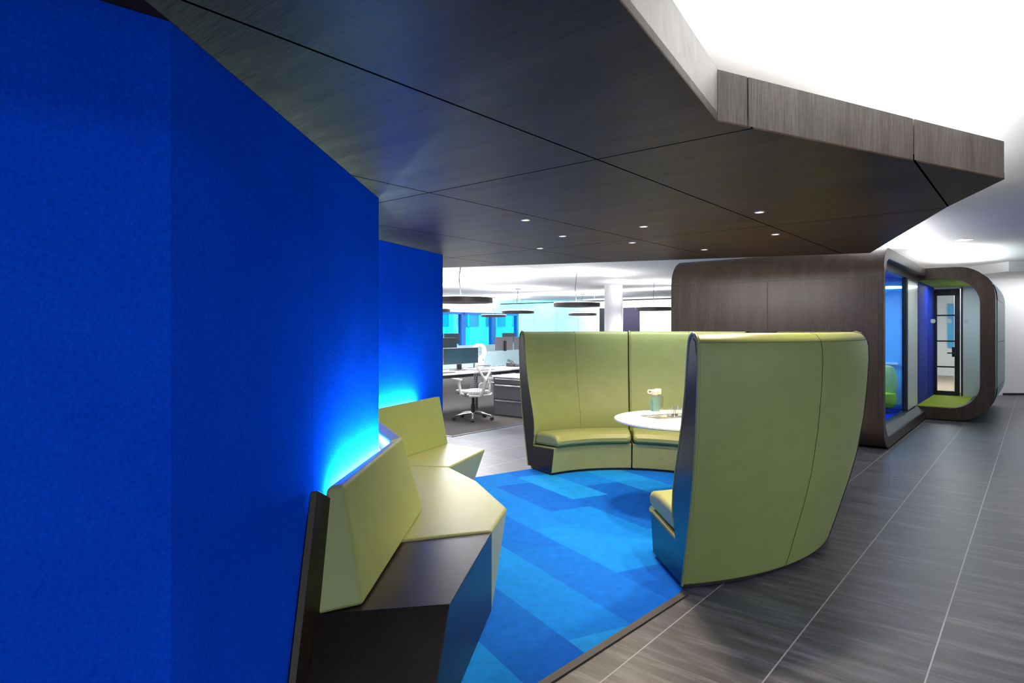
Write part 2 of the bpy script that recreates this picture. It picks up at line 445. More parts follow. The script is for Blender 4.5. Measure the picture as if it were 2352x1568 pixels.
# ================================================================== CANOPY
cp = thing('canopy', 'big dark wood ceiling canopy with angular edge over the lounge', 'canopy', (0, 3, ZS))
outline = [(-1.44, -1.502), (.684, 2.119), (2.269, 2.933), (2.457, 3.59), (3.244, 5.77), (-.778, 7.155), (-2.6, 7.78), (-4.4, 4.8), (-4.4, -1.502)]
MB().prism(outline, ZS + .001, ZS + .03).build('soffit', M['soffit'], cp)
def fpanel(a, b, z1=2.305, t=.03, gap=.006):
    a = Vector(a).to_3d(); b = Vector(b).to_3d(); d = (b - a).normalized(); n = Vector((-d.y, d.x, 0)) * t
    a2, b2 = a + d * gap, b - d * gap
    zz = Vector((0, 0, 1))
    lo = [a2, b2, b2 + n, a2 + n]
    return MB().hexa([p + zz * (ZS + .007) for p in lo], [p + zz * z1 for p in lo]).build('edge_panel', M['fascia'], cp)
E = [(-1.44, -1.502), (.684, 2.119), (2.269, 2.933), (2.457, 3.59), (3.244, 5.77), (-.778, 7.155), (-2.6, 7.78)]
def lerp(a, b, t): return (a[0] + (b[0] - a[0]) * t, a[1] + (b[1] - a[1]) * t)
fpanel(E[0], lerp(E[0], E[1], .5)); fpanel(lerp(E[0], E[1], .5), E[1], gap=.0)
fpanel(E[1], (.807, 2.182), gap=.0 + .002); fpanel((.807, 2.182), (1.652, 2.616)); fpanel((1.652, 2.616), E[2], gap=.003)
fpanel(E[2], E[3]); fpanel(E[3], E[4]); fpanel(E[4], E[5]); fpanel(E[5], E[6])
# round downlights in the canopy
dl = [(1207, 505, 'leftmost round downlight in the dark canopy'), (1292, 542, 'round downlight second from left in the dark canopy'),
      (1240, 570, 'round downlight in the canopy nearest the back edge on the left'), (1478, 520, 'round downlight above the back booth, nearer of the middle pair'),
      (1452, 557, 'round downlight above the back booth, farther of the middle pair'), (1744, 487, 'round downlight of the canopy nearest the right edge panel'),
      (1781, 538, 'rightmost round downlight, below the nearest one on the right'), (1618, 573, 'round downlight close to the dark pod roof')]
for i, (u, v, lab) in enumerate(dl):
    p = pix(u, v, ZS)
    t = thing('downlight', lab, 'ceiling light', (p.x, p.y, ZS), 'round downlights in the canopy')
    MB().ring(p, [(.024, -.003), (.030, -.003), (.032, .004), (.024, .004)], 24).build('trim_ring', M['metal'], t)
    MB().lathe([(.024, -.001), (.024, .003)], p, 24).build('lens', M['lampface'], t)
    en = [30, 40, 45, 105, 90, 95, 95, 45][i]
    spot('downlight_lamp', (p.x, p.y, ZS - .03), en * .85, 142, .8, (1, .80, .54))

# ================================================================== CARPET (lounge)
C1, R1 = Vector((.61, 5.28)), 1.81
C2, R2 = Vector((1.08, 5.39)), 1.516
def arc(c, r, a0, a1, n): return [(c.x + r * math.cos(math.radians(a0 + (a1 - a0) * i / n)), c.y + r * math.sin(math.radians(a0 + (a1 - a0) * i / n))) for i in range(n + 1)]
cpoly = [(-.45, 1.983), (.905, 3.450)] + arc(C1, R1 - .06, -78.5, 20, 24) + arc(C2, R2 - .06, 36, 126, 24) + [(-.33, 6.19), (-.60, 6.0), (-.62, 5.5), (-1.0, 4.6), (-.6, 3.4), (-.6, 2.4)]
cm = MB().prism(cpoly, .0005, .006).build('carpet', M['carpet'])
tag(cm, 'bright blue plank carpet in several shades under the booth and bench', 'carpet')
d = Vector((.8135, .881, 0)).normalized(); n = Vector((d.y, -d.x, 0)) * .04
a, b = Vector((-.45, 1.983, 0)), Vector((.925, 3.472, 0))
MB().hexa([a, a + n, b + n, b], [x + Vector((0, 0, .008)) for x in (a, a + n, b + n, b)]).build('edge_strip', M['blacktrim'], cm)

# ================================================================== CURVED BOOTH
OUT = [(0, .03), (-.03, .15), (-.065, .30), (-.10, .45), (-.133, .62), (-.165, .87), (-.182, 1.1), (-.188, 1.25), (-.186, 1.33), (-.178, 1.38), (-.155, 1.41), (-.125, 1.42),
       (-.095, 1.41), (-.075, 1.38), (-.062, 1.30), (-.035, 1.10), (.005, .92), (.06, .76), (.115, .62), (.145, .52), (.155, .44), (.15, .36), (.12, .26), (.08, .25), (.08, .03)]
BASE = [(.08, .03), (.08, .25), (.12, .26), (.572, .288), (.578, .278), (.525, .03)]
CUSH = [(.135, .268), (.36, .278), (.52, .288), (.60, .293), (.637, .317), (.648, .352), (.625, .39), (.56, .408), (.46, .415), (.30, .408), (.17, .398), (.158, .36)]
PANEL = [(.012, .036), (-.018, .15), (-.052, .30), (-.088, .45), (-.121, .62), (-.152, .87), (-.168, 1.1), (-.172, 1.28), (-.155, 1.375), (-.125, 1.393),
         (-.098, 1.37), (-.08, 1.28), (-.052, 1.09), (-.012, .91), (.042, .75), (.096, .61), (.125, .52), (.134, .44), (.13, .36), (.105, .252), (.13, .245), (.564, .270), (.513, .036)]
def booth_unit(label, c, R, a0, a1, so, si, k0, seam_a, group):
    """a0 is the end where the seat stops; so / si scale outward lean and inward depth"""
    mid = math.radians((a0 + a1) / 2)
    t = thing('booth_seat', label, 'booth', (c.x + (R - .2) * math.cos(mid), c.y + (R - .2) * math.sin(mid), 0), group)
    def P(ang, s, z, tang=0):
        s = s * (si if s > 0 else so); r = R - s
        w = 1 - abs(ang - a0) / abs(a1 - a0) if abs(a1 - a0) else 1
        sk = (k0 * (r - R)) * max(0, w) + tang
        A = math.radians(ang)
        return Vector((c.x + r * math.cos(A) - sk * math.sin(A), c.y + r * math.sin(A) + sk * math.cos(A), z))
    sg = 1 if a1 > a0 else -1
    def sweep(prof, b0, b1, n=18, shrink=None):
        return MB().loft([[P(b0 + (b1 - b0) * i / n, s, z) for s, z in prof] for i in range(n + 1)])
    e = .18 * sg
    sweep(OUT, a0 + e * .3, a1 - e).build('shell', M['green'], t, bevel=.014, seg=3)
    sweep(BASE, a0 + e * .3, a1 - e).build('base', M['green2'], t, bevel=.008)
    cu = sweep(CUSH, a0 + .35 * sg, a1 - .5 * sg).build('seat_cushion', M['green2'], t, bevel=.035, seg=4)
    cu.modifiers['bevel'].angle_limit = math.radians(50)
    sweep([(.03, .0065), (.03, .032), (.505, .032), (.505, .0065)], a0 + .8 * sg, a1 - .8 * sg).build('shadow_plinth', M['black'], t)  # black recessed part added for the dark shadow line under the booth
    for ang, th in ((a0, -1), (a1, 1)):
        if ang == a1 and abs(a1 - a0) < 1: continue
        lo = [P(ang, s, z, 0.004 * th * sg if ang == a0 else .0) for s, z in PANEL]
        hi = [P(ang, s, z, -.004 * th * sg) for s, z in PANEL]
        if ang == a0: MB().loft([lo, hi]).build('end_panel', M['panel'], t)
    MB().tube([P(a0, s * 1.0 + (.004 if i < 11 else -.004), z) for i, (s, z) in enumerate(OUT[0:22])], .0085, 8).build('piping', M['green2'], t)
    # stitched seams
    sm = [P(seam_a, s - (.0008 if i < 12 else -.0008), z) for i, (s, z) in enumerate(OUT[0:22])]
    MB().tube(sm, .0017, 6).build('seam', M['stitch'], t)
    MB().tube([P(a0 + (a1 - a0) * i / 20, -.1805, 1.372) for i in range(21)], .0017, 6).build('seam', M['stitch'], t)
    MB().tube([P(a1 - e * .6, s - (.001 if i < 12 else -.001), z) for i, (s, z) in enumerate(OUT[0:22])], .004, 6).build('joint', M['black'], t)
    return t
gname = 'curved high-back booth seats round the white table'
booth_unit('tall green curved booth section in front, open dark end facing left', C1, R1, -79.6, -30.3, 1.27, 1.0, -.098, -56, gname)
booth_unit('tall green curved booth section at the right, behind the front section', C1, R1, -29.8, 19, 1.27, 1.0, 0, -5, gname)
booth_unit('rear green curved booth section whose dark left end shows, seat facing camera', C2, R2, 127, 82.9, .92, .82, -.11, 104.5, gname)
booth_unit('rear green curved booth section right of the joint, behind the round table', C2, R2, 82.5, 38, .92, .82, 0, 60, gname)

# ================================================================== TABLE
TC = Vector((1.36, 4.99, 0))
tb = thing('round_table', 'round white pedestal table inside the curved green booth', 'table', TC)
MB().lathe([(.50, .712), (.535, .718), (.55, .727), (.55, .738), (.546, .74)], TC, 96).build('tabletop', M['table'], tb)
MB().lathe([(.035, .02), (.035, .712)], TC, 24).build('column', M['metal'], tb)
MB().lathe([(.28, .0085), (.28, .016), (.06, .03)], TC, 48).build('foot', M['metal'], tb)
ZT = .7405
# tray in the room: corner positions read off the table plane
tA = pix(1508, 963.5, .74); tx = (pix(1562, 961.5, .74) - tA); tx.z = 0; tx.normalize()
ty = Vector((-tx.y, tx.x, 0))
def TL(a, b, z=0): return tA + tx * a + ty * b + Vector((0, 0, z))
tray = thing('tray', 'clear glass serving tray on the white round table', 'tray', TL(.2, .1, .001))
MB().hexa([TL(0, 0, .001), TL(.40, 0, .001), TL(.36, .21, .001), TL(-.05, .17, .001)], [TL(0, 0, .006), TL(.40, 0, .006), TL(.36, .21, .006), TL(-.05, .17, .006)]).build('tray_base', M['glass'], tray)
ed = [TL(0, 0, .009), TL(.40, 0, .009), TL(.36, .21, .009), TL(-.05, .17, .009)]
MB().tube(ed, .004, 6, closed=True).build('rim', M['chrome'], tray)
def bottle(c, label, bodymat, cap, loop):
    t = thing('water_bottle', label, 'bottle', c, 'square bottles on the tray')
    w = .033
    sq = lambda r, z: [c + tx * (a * r) + ty * (b * r) + Vector((0, 0, z)) for a, b in ((-1, -.8), (-.8, -1), (.8, -1), (1, -.8), (1, .8), (.8, 1), (-.8, 1), (-1, .8))]
    MB().loft([sq(w, 0), sq(w, .160), sq(w * .8, .172), sq(w * .6, .178)]).build('body', bodymat, t)
    if loop: MB().loft([sq(w * .86, .05), sq(w * .86, .15)]).build('water', M['water'], t)
    MB().lathe([(.024, .176), (.026, .18), (.026, .212), (.022, .217)], c, 20).build('cap', cap, t)
    if loop:
        cc = c + Vector((-.038, 0, .200))
        MB().tube([cc + Vector((.016 * math.cos(a), 0, .014 * math.sin(a))) for a in [2 * PI * k / 16 for k in range(16)]], .005, 6, closed=True).build('carry_loop', cap, t)
bottle(TL(.02, .07, .0086), 'square glass water bottle with pink cap and loop, left on tray', M['glass'], M['pink'], True)
bottle(TL(.075, .125, .0086), 'square glass water bottle with pale green cap on tray', M['glass'], M['mint'], False)
for a, b, lab in ((.155, .07, 'short clear drinking glass beside the square bottles'), (.215, .05, 'short clear drinking glass in the middle of three'), (.235, .15, 'short clear drinking glass farthest from the bottles')):
    c = TL(a, b, .0086)
    gl = MB().ring(c, [(.026, 0), (.034, .075), (.032, .075), (.025, .006)], 24)
    gl.lathe([(.026, 0), (.026, .006)], c, 24)
    tag(gl.build('drinking_glass', M['glass']), lab, 'glass', 'glasses on the tray')

# ================================================================== BENCH ALONG THE BLUE WALL
bn = thing('banquette', 'faceted green and dark wood banquette along the blue wall', 'bench', (-.5, 3.2, 0))
V = lambda x, y, z: Vector((x, y, z))
# dark end block
bw = MB()
bw.add([V(-.740, 2.00, .0086), V(-.29, 2.03, .0086), V(-.104, 3.24, .0086), V(-.60, 3.056, .0086), V(-.68, 3.05, .0086),
        V(-.725, 2.30, .41), V(-.2335, 2.387, .41), V(-.103, 3.232, .41), V(-.60, 3.056, .41), V(-.68, 3.05, .41)],
       [(4, 3, 2, 1, 0), (5, 6, 7, 8, 9), (0, 1, 6, 5), (1, 2, 7, 6), (2, 3, 8, 7), (3, 4, 9, 8), (4, 0, 5, 9)])
bw.build('end_block', M['benchwood'], bn, bevel=.003)
bw = MB().hexa([V(-.742, 2.0, .0086), V(-.716, 2.0, .0086), V(-.66, 2.42, .0086), V(-.715, 2.42, .0086)], [V(-.733, 2.316, .85), V(-.712, 2.335, .85), V(-.69, 2.42, .80), V(-.71, 2.42, .80)])
bw.build('back_panel', M['benchwood'], bn, bevel=.003)
# seats: two faceted upholstered wedges
top1 = [(-.60, 3.06), (-.103, 3.232), (-.0287, 3.646), (-.235, 4.285), (-.466, 4.72), (-.99, 4.79), (-.60, 3.60)]
bot1 = [(-.60, 3.066), (-.104, 3.25), (-.104, 3.25), (-.33, 4.2), (-.52, 4.70), (-.97, 4.77), (-.60, 3.60)]
def wedge(top, bot, z, name):
    n = len(top); s = MB()
    s.add([V(*p, 0.009) for p in bot] + [V(*p, z) for p in top], [list(range(n))[::-1], list(range(n, 2 * n))] + [(i, (i + 1) % n, n + (i + 1) % n, n + i) for i in range(n)])
    return s.build(name, M['green2'], bn, bevel=.014, seg=3, angle=20)
wedge(top1, bot1, .42, 'seat')
top2 = [(-.466, 4.722), (-.226, 5.42), (-.575, 5.69), (-.66, 5.70), (-1.0, 4.81)]
bot2 = [(-.52, 4.705), (-.365, 5.55), (-.585, 5.70), (-.65, 5.71), (-.97, 4.78)]
wedge(top2, bot2, .421, 'seat')
# backs
def back(n0, n1):
    return MB().loft([n0, n1]).build('backrest', M['green'], bn, bevel=.016, seg=3, angle=20)
N0 = [V(-.706, 2.42, .84), V(-.650, 2.464, .84), V(-.553, 2.37, .412), V(-.715, 2.275, .412)]
N1 = [V(-.655, 3.36, .84), V(-.614, 3.55, .84), V(-.50, 3.60, .422), V(-.66, 3.36, .422)]
N2b = [V(-1.125, 4.56, .84), V(-1.073, 4.68, .84), V(-.986, 4.785, .422), V(-1.10, 4.57, .422)]
N3 = [V(-.69, 5.645, .84), V(-.645, 5.665, .84), V(-.575, 5.69, .422), V(-.665, 5.71, .422)]
back(N0, N1)
back([V(-.655, 3.42, .84), N1[1], N1[2], N1[3]], N2b)
back(N2b, N3)
# led strip lying in the gap behind the backs
def off(a, b, d):
    a = Vector(a).to_3d(); b = Vector(b).to_3d(); t = (b - a).normalized(); return a + Vector((t.y, -t.x, 0)) * d, b + Vector((t.y, -t.x, 0)) * d
LEDC = (.40, .92, 1)
for (a, b, e) in (((W[1][0] + .0336 * 1.08, 2.50), W[2], 115), ((W[2][0] - .01, W[2][1] + .02), W[3], 80), ((-1.17, 4.52), (-.835, 5.40), 95)):
    p0, p1 = off(a, b, .020)
    t = (p1 - p0).normalized(); nn = Vector((t.y, -t.x, 0)) * .008
    z = Vector((0, 0, .780))
    MB().hexa([p0 - nn + z, p1 - nn + z, p1 + nn + z, p0 + nn + z], [x + Vector((0, 0, .008)) for x in (p0 - nn + z, p1 - nn + z, p1 + nn + z, p0 + nn + z)]).build('led_strip', M['led'], bn)
    mid = (p0 + p1) / 2 + Vector((0, 0, .803)) + nn * 1.2
    area('wall_wash', mid, (p1 - p0).length, e, direction=Vector((0, 0, 1)) - nn / nn.length * 2.6, color=LEDC, size_y=.012, xdir=t)

# ================================================================== PODS
def rr_loop(w0, w1, z0, z1, r, n=10, open_left=True):
    """U or C shaped path: far top -> near side -> far bottom; w1 is the open end"""
    pts = [(w1, z1)]
    for i in range(n + 1):
        a = PI / 2 + (PI / 2) * i / n; pts.append((w0 + r + r * math.cos(a), z1 - r + r * math.sin(a)))
    for i in range(n + 1):
        a = PI + (PI / 2) * i / n; pts.append((w0 + r + r * math.cos(a), z0 + r + r * math.sin(a)))
    pts.append((w1, z0)); return pts
def ushell(f, w0, w1, z0, z1, r, th, a0, a1, th_z0=None):
    """f(w, along, z) -> point"""
    s = 1 if w1 > w0 else -1
    def L(d):
        pts = rr_loop(0, abs(w1 - w0), z0, z1, r)
        if d:
            pts = rr_loop(d, abs(w1 - w0), z0 + d, z1 - d, max(.02, r - d * .6))
        return [(w0 + s * p, z) for p, z in pts]
    o, i = L(0), L(th)
    sec = o + i[::-1]
    return MB().loft([[f(w, a, z) for w, z in sec] for a in (a0, a1)])
def strip_surface(f, pts, a0, a1):
    return MB().loft([[f(w, a, z) for w, z in pts] for a in (a0, a1)], caps=False, closed=False)
f1 = lambda w, a, z: G(a, w, z)      # pod 1: profile in (q, z), runs along p
f2 = lambda w, a, z: G(w, a, z)      # pod 2: profile in (p, z), runs along q
P1A, P1B, Q1A, Q1B = -4.054, -1.394, 8.467, 12.08
pod = thing('meeting_pod', 'nearer dark wood meeting pod with rounded edges and blue glass front', 'meeting pod', G(-2.7, 10.3, 0))
ushell(f1, Q1A, Q1B, .012, 2.42, .36, .13, P1A, P1B).build('shell', M['podwood'], pod, bevel=.006)
lo = [(Q1A + w, z) for w, z in rr_loop(.134, Q1B - Q1A, .146, 2.286, .26)]
strip_surface(f1, lo, P1A + .05, -1.56).build('lining', M['podblue'], pod)
MB().gbox(P1A, P1A + .06, Q1A + .2, Q1B, .15, 2.28).build('rear_panel', M['podsky'], pod)
MB().gbox(P1A + .06, -1.56, 11.93, 12.0, .15, 2.28).build('side_wall', M['podsky'], pod)
for z in (2.06,):
    MB().gbox(P1A + .004, P1B - .045, Q1A - .0015, Q1A + .004, z - .006, z + .006).build('panel_joint', M['black'], pod)
for p in (-2.71, -1.445):
    MB().gbox(p - .006, p + .006, Q1A - .0015, Q1A + .004, .38, 2.06).build('panel_joint', M['black'], pod)
GP = -1.52
sill = MB().hexa([G(GP - .05, Q1A + .3, .13), G(GP - .05, Q1B, .13), G(P1B - .012, Q1B, .13), G(P1B - .012, Q1A + .3, .13)],
                 [G(GP - .05, Q1A + .3, .235), G(GP - .05, Q1B, .235), G(P1B - .012, Q1B, .145), G(P1B - .012, Q1A + .3, .145)])
sill.build('sill', M['sillgrey'], pod)
MB().gbox(GP - .04, GP + .04, Q1A + .3, Q1B, 2.19, 2.295).build('header', M['podwood'], pod)
MB().gbox(GP - .01, GP + .0, Q1A + .14, 10.86, .235, 2.20).build('glass_pane', M['podglass'], pod)
MB().gbox(GP - .03, GP + .03, 10.86, 10.98, .235, 2.20).build('mullion', M['black'], pod)
MB().gbox(GP - .02, GP + .015, 11.0, 12.06, .235, 2.20).build('frosted_panel', M['frostwhite'], pod)
MB().gbox(-2.5, -1.75, 11.86, 11.93, .87, .90).build('ledge', M['white'], pod)
MB().gbox(-3.9, -1.7, 11.915, 11.93, 2.10, 2.125).build('light_line', M['sqlamp'], pod)
area('pod_light', G(-2.6, 10.6, 2.25), 1.2, 65, color=(.9, .96, 1))
# lounge chair inside the nearer pod
lc = thing('lounge_chair', 'green high-back tub chair with lime seat inside the nearer pod', 'chair', G(-1.95, 11.35, .147))
def shellchair():
    loops = []
    c = G(-1.98, 11.35)
    for z, r, r2 in ((.17, .22, .19), (.36, .27, .23), (.6, .29, .25), (.78, .28, .25), (.86, .24, .22), (.88, .18, .17)):
        loops.append([c + S1 * (r2 * math.sin(a)) + N2 * (r * math.cos(a)) + Vector((0, 0, z)) for a in [2 * PI * k / 24 for k in range(24)]])
    return MB().loft(loops)
s_ = MB(); c_ = G(-1.98, 11.52)
loops = []
for z, r in ((.40, .26), (.55, .28), (.72, .275), (.84, .23), (.87, .17)):
    o_ = [c_ + N2 * (r * math.cos(a)) + S1 * (.16 * math.sin(a)) + Vector((0, 0, z)) for a in [2 * PI * k / 24 for k in range(24)]]
    loops.append(o_)
s_.loft(loops); s_.build('backrest', simple('grey green chair fabric', (.50, .55, .16), .6), lc)
MB().lathe([(.17, .20), (.26, .24), (.29, .36), (.27, .44), (.15, .46)], G(-1.98, 11.38), 28).build('seat', M['lime'], lc)
MB().lathe([(.2, .15), (.2, .165), (.03, .17), (.03, .21)], G(-1.98, 11.38), 24).build('base', M['metal'], lc)

Q2A, Q2B, P2R = 12.1, 15.3, -.506
pod2 = thing('meeting_pod', 'farther dark framed meeting pod with lime floor and glass door', 'meeting pod', G(-1.0, 13.6, 0))
ushell(f2, P2R, -4.0, .012, 2.42, .50, .19, Q2A, Q2A + .32).build('frame', M['podwood'], pod2, bevel=.006)
ushell(f2, P2R + .0, -4.0, .012, 2.42, .50, .17, Q2A + .325, Q2B).build('shell', M['podwood'], pod2)
for (z0, z1) in ((.52, 1.232), (1.244, 1.90)):
    MB().gbox(P2R - .004, P2R + .012, Q2A + .36, Q2B - .02, z0, z1).build('side_glass', M['tealpanel'], pod2)
rl = [(P2R - .49 + .502 * math.cos(a), 1.92 + .502 * math.sin(a)) for a in [PI / 2.3 * k / 8 for k in range(9)]]
strip_surface(f2, [(P2R + .012, 1.905)] + [(w, z) for w, z in rl[0:]], Q2A + .36, Q2B - .02).build('roof_glass', M['tealpanel'], pod2)
rl = [(P2R - .49 + .502 * math.cos(a), .515 + .502 * math.sin(a)) for a in [-PI / 2.3 * k / 8 for k in range(9)]]
strip_surface(f2, rl, Q2A + .36, Q2B - .02).build('lower_glass', M['tealpanel'], pod2)
MB().gbox(-1.60, P2R - .19, Q2A + .05, 14.35, .195, .212).build('floor_carpet', M['lime'], pod2)
MB().gbox(-1.60, P2R - .18, Q2A + .05, 14.35, 2.225, 2.24).build('ceiling_lining', M['lime'], pod2)
MB().gbox(-1.62, -1.52, Q2A + .06, 14.35, .2, 2.24).build('side_wall', M['podblue'], pod2)
MB().gbox(P2R - .205, P2R - .18, Q2A + .4, 14.35, .4, 2.1).build('side_wall', M['frostwhite'], pod2)
MB().gbox(-1.515, P2R - .185, Q2A + .055, Q2A + .065, .2, 2.24).build('glass_pane', M['podclear'], pod2)
# back wall of the pod: black framed door and frosted panel
QD = 14.3
fr = MB()
fr.gbox(-1.52, -1.475, QD, QD + .06, .21, 2.19); fr.gbox(-1.20, -1.125, QD, QD + .06, .21, 2.19)
fr.gbox(-1.52, -1.125, QD, QD + .06, 2.07, 2.19); fr.gbox(-1.52, -1.125, QD, QD + .06, .21, .29)
door = fr.build('door', M['black'], pod2)
for z in (1.70, 1.22, .74): MB().gbox(-1.475, -1.20, QD + .01, QD + .05, z - .013, z + .013).build('muntin', M['black'], door)
MB().gbox(-1.475, -1.20, QD + .028, QD + .034, .29, 2.07).build('door_glass', M['podclear'], door)
hm = MB().gbox(-1.24, -1.17, QD - .03, QD, .93, 1.11); hm.tube([G(-1.2, QD - .05, 1.0), G(-1.31, QD - .05, 1.0)], .013, 8); hm.tube([G(-1.2, QD - .06, 1.0), G(-1.2, QD, 1.0)], .013, 8)
hm.build('handle', M['darkplastic'], door)
MB().gbox(-1.105, -1.075, QD, QD + .06, .21, 2.24).build('jamb', M['black'], pod2)
MB().gbox(-1.075, P2R - .18, QD + .01, QD + .03, .21, 2.24).build('frosted_panel', M['frostwhite'], pod2)
MB().gbox(-1.52, P2R - .18, QD, QD + .06, 2.19, 2.24).build('header', M['white'], pod2)
for u in (2143, 2180, 2219):
    t_ = (u - 1176) / F; y_ = (Q2A + .052) / (S1.x * t_ + S1.y); c = Vector((t_ * y_, y_, H + (756 - 737) / F * y_))
    s_ = .033
    MB().loft([[c + N2 * (s_ * a) + Vector((0, 0, s_ * b)) - S1 * k for a, b in ((-1, -.5), (-.5, -1), (.5, -1), (1, -.5), (1, .5), (.5, 1), (-.5, 1), (-1, .5))] for k in (0, .003)]).build('marker_dot', M['dot'], pod2)
area('pod_light', G(-1.0, 13.3, 2.2), .7, 11, color=(1, 1, 1))
# room behind the pod door
struct(MB().gbox(-6, -1.0, 15.35, 24, .001, .05).build('floor_back_room', M['wood']))
struct(MB().gbox(-6, -.62, 23.0, 23.2, .05, ZC).build('wall_back_room', M['white']))
struct(MB().gbox(-3.15, -3.0, 15.4, 23, .05, ZC).build('wall_back_room_side', M['white']))
w4 = MB().gbox(-2.1, -1.3, 22.93, 23.0, .9, 2.2).build('window_4', M['podsky']); struct(w4)
w5 = MB().gbox(-3.0, -2.95, 17.6, 19.4, .8, 2.05).build('window_5', M['black']); struct(w5)
MB().gbox(-2.955, -2.94, 17.75, 19.25, .92, 1.93).build('glass_pane', M['podsky'], w5)
area('back_room_light', G(-1.6, 18.5, 2.6), 2.5, 130)

# square ceiling lights on the right
for u, v, lab in ((2215, 550, 'square ceiling downlight nearer the dark canopy'), (2244, 582, 'square ceiling downlight farther down the corridor')):
    p = pix(u, v, ZC)
    t = thing('ceiling_light', lab, 'ceiling light', (p.x, p.y, ZC), 'square corridor ceiling lights')
    s = .085
    MB().box(p.x - s, p.x + s, p.y - s, p.y + s, ZC - .006, ZC + .001).build('frame', M['white'], t)
    MB().box(p.x - s * .85, p.x + s * .85, p.y - s * .85, p.y + s * .85, ZC - .009, ZC - .004).build('lens', M['sqlamp'], t)
    spot('corridor_spot', (p.x, p.y, ZC - .05), 28, 130, .8, (1, .98, .95))

# ================================================================== OFFICE
ocp = [gp(-6.06, 6.06), gp(-6.06, 25.9), gp(-20.2, 25.9), gp(-20.2, 6.06)]
oc = MB().prism(ocp, .0005, .006).build('office_carpet', M['officecarpet']); tag(oc, 'dark brown office carpet beyond the tiled floor', 'carpet')
es = MB().gbox(-6.06, -6.045, 6.045, 25.9, .0005, .010); es.gbox(-20, -6.06, 6.045, 6.06, .0005, .01)
es.build('edge_strip', M['metal'], oc)

def localG():                    # rotation aligning local x with q (S1) and local y with -p
    return math.atan2(S1.y, S1.x)
RG = localG()
def desk(label, p0, p1, q0, q1, grp='office desks'):
    t = thing('desk', label, 'desk', G((p0 + p1) / 2, (q0 + q1) / 2, .008), grp)
    MB().gbox(p0, p1, q0, q1, .705, .73).build('desktop', M['deskwhite'], t, bevel=.004)
    MB().gbox(p0 + .02, p1 - .02, q0 + .02, q1 - .02, .655, .705).build('apron', M['darkplastic'], t)
    for p in (p0 + .12, p1 - .14):
        for q in (q0 + .3, q1 - .3):
            MB().gbox(p, p + .05, q, q + .05, .008, .655).build('leg', M['greyplastic'], t)
    return t
desk('white desk nearest the blue wall, in front of the mesh chair', -8.0, -7.25, 6.2, 8.74)
desk('white desk behind the grey drawer cabinet', -8.0, -7.30, 8.78, 11.4)
desk('white desk of the middle row with grey backed monitors', -11.7, -10.9, 9.3, 14.8)
desk('white desk of the far row below the cyan windows', -17.1, -16.3, 13.3, 21.0)
def screen(label, p, q0, q1):
    t = thing('desk_screen', label, 'desk screen', G(p, (q0 + q1) / 2, .73), 'frosted desk screens')
    MB().gbox(p - .008, p + .008, q0, q1, .745, 1.02).build('pane', M['frost'], t)
    for q in (q0 + .2, q1 - .2): MB().gbox(p - .02, p + .02, q - .02, q + .02, .731, .76).build('clamp', M['metal'], t)
screen('frosted teal desk screen behind the nearest monitor', -7.96, 6.3, 8.5)
screen('frosted teal desk screen with a phone in front', -7.96, 8.8, 11.3)
screen('frosted teal desk screen on the middle row', -11.66, 9.5, 14.6)

def make_monitor():              # local: faces +y(-p side flipped later), stands on z=0
    t = thing('monitor', 'x', 'monitor', (0, 0, 0), 'office monitors')
    MB().box(-.36, .36, -.018, .018, .14, .50).build('case', M['greyplastic'], t, bevel=.004)
    MB().box(-.352, .352, -.0205, -.017, .15, .492).build('screen', M['screen'], t)
    MB().box(-.04, .04, .018, .05, .02, .40).build('stand', M['darkplastic'], t)
    MB().box(-.12, .12, -.06, .13, .0005, .014).build('foot', M['darkplastic'], t)
    return t
mon = make_monitor()
def place_mon(first, label, p, q, face, sx=1, z=.7305):
    # face +1: screen towards +p (the camera side); -1: back towards the camera
    o = mon if first else dup(mon, (0, 0, 0))
    o.location = G(p, q, z); o['label'] = label
    o.rotation_euler = (0, 0, RG if face > 0 else RG + PI); o.scale = (sx, 1, sx) if isinstance(sx, (int, float)) else sx
    return o
place_mon(True, 'wide dark monitor on the nearest desk, beside the blue wall', -7.72, 7.93, 1, (1.2, 1, .78), z=.7305)
place_mon(False, 'grey backed monitor on the middle row, nearer the green booth', -11.2, 13.2, -1)
place_mon(False, 'grey backed monitor mostly hidden by the green booth end', -11.25, 14.05, -1)
place_mon(False, 'dark monitor in the middle row left of the white chair back', -11.3, 11.1, 1)
place_mon(False, 'dark monitor in the far row, beside the blue wall edge', -16.7, 15.85, 1, 1.12)
place_mon(False, 'dark monitor in the far row, second from the blue wall', -16.75, 16.75, 1, 1.12)
place_mon(False, 'dark monitor rising above the grey backed monitors', -16.9, 20.2, 1, 1.12)
# small items on the desks
c = G(-7.84, 8.54, .7305)
fan = thing('bladeless_fan', 'white ring shaped desk fan behind the nearest monitor', 'fan', c)
RGx = S1; 
def ringpts(r, y, n=28): return [c + S1 * (r * math.cos(2 * PI * k / n)) + Vector((0, 0, .30 + r * math.sin(2 * PI * k / n))) + N2 * y for k in range(n)]
rg = MB()
lp = []
for k in range(29):
    a = 2 * PI * k / 28
    e = S1 * math.cos(a) + Vector((0, 0, math.sin(a))); cc = c + Vector((0, 0, .30))
    lp.append([cc + e * r + N2 * y for r, y in ((.115, -.04), (.15, -.04), (.155, 0), (.15, .04), (.12, .045), (.108, .0))])
rg.loft(lp, caps=False).build('ring', M['chairwhite'], fan)
MB().lathe([(.08, 0), (.075, .10), (.06, .16)], c, 24).build('base', M['chairwhite'], fan)
lap = MB().gbox(-7.62, -7.34, 8.02, 8.40, .7305, .748).build('laptop', M['greyplastic'], None, bevel=.004); tag(lap, 'closed grey laptop on the nearest desk right of the chair', 'laptop')
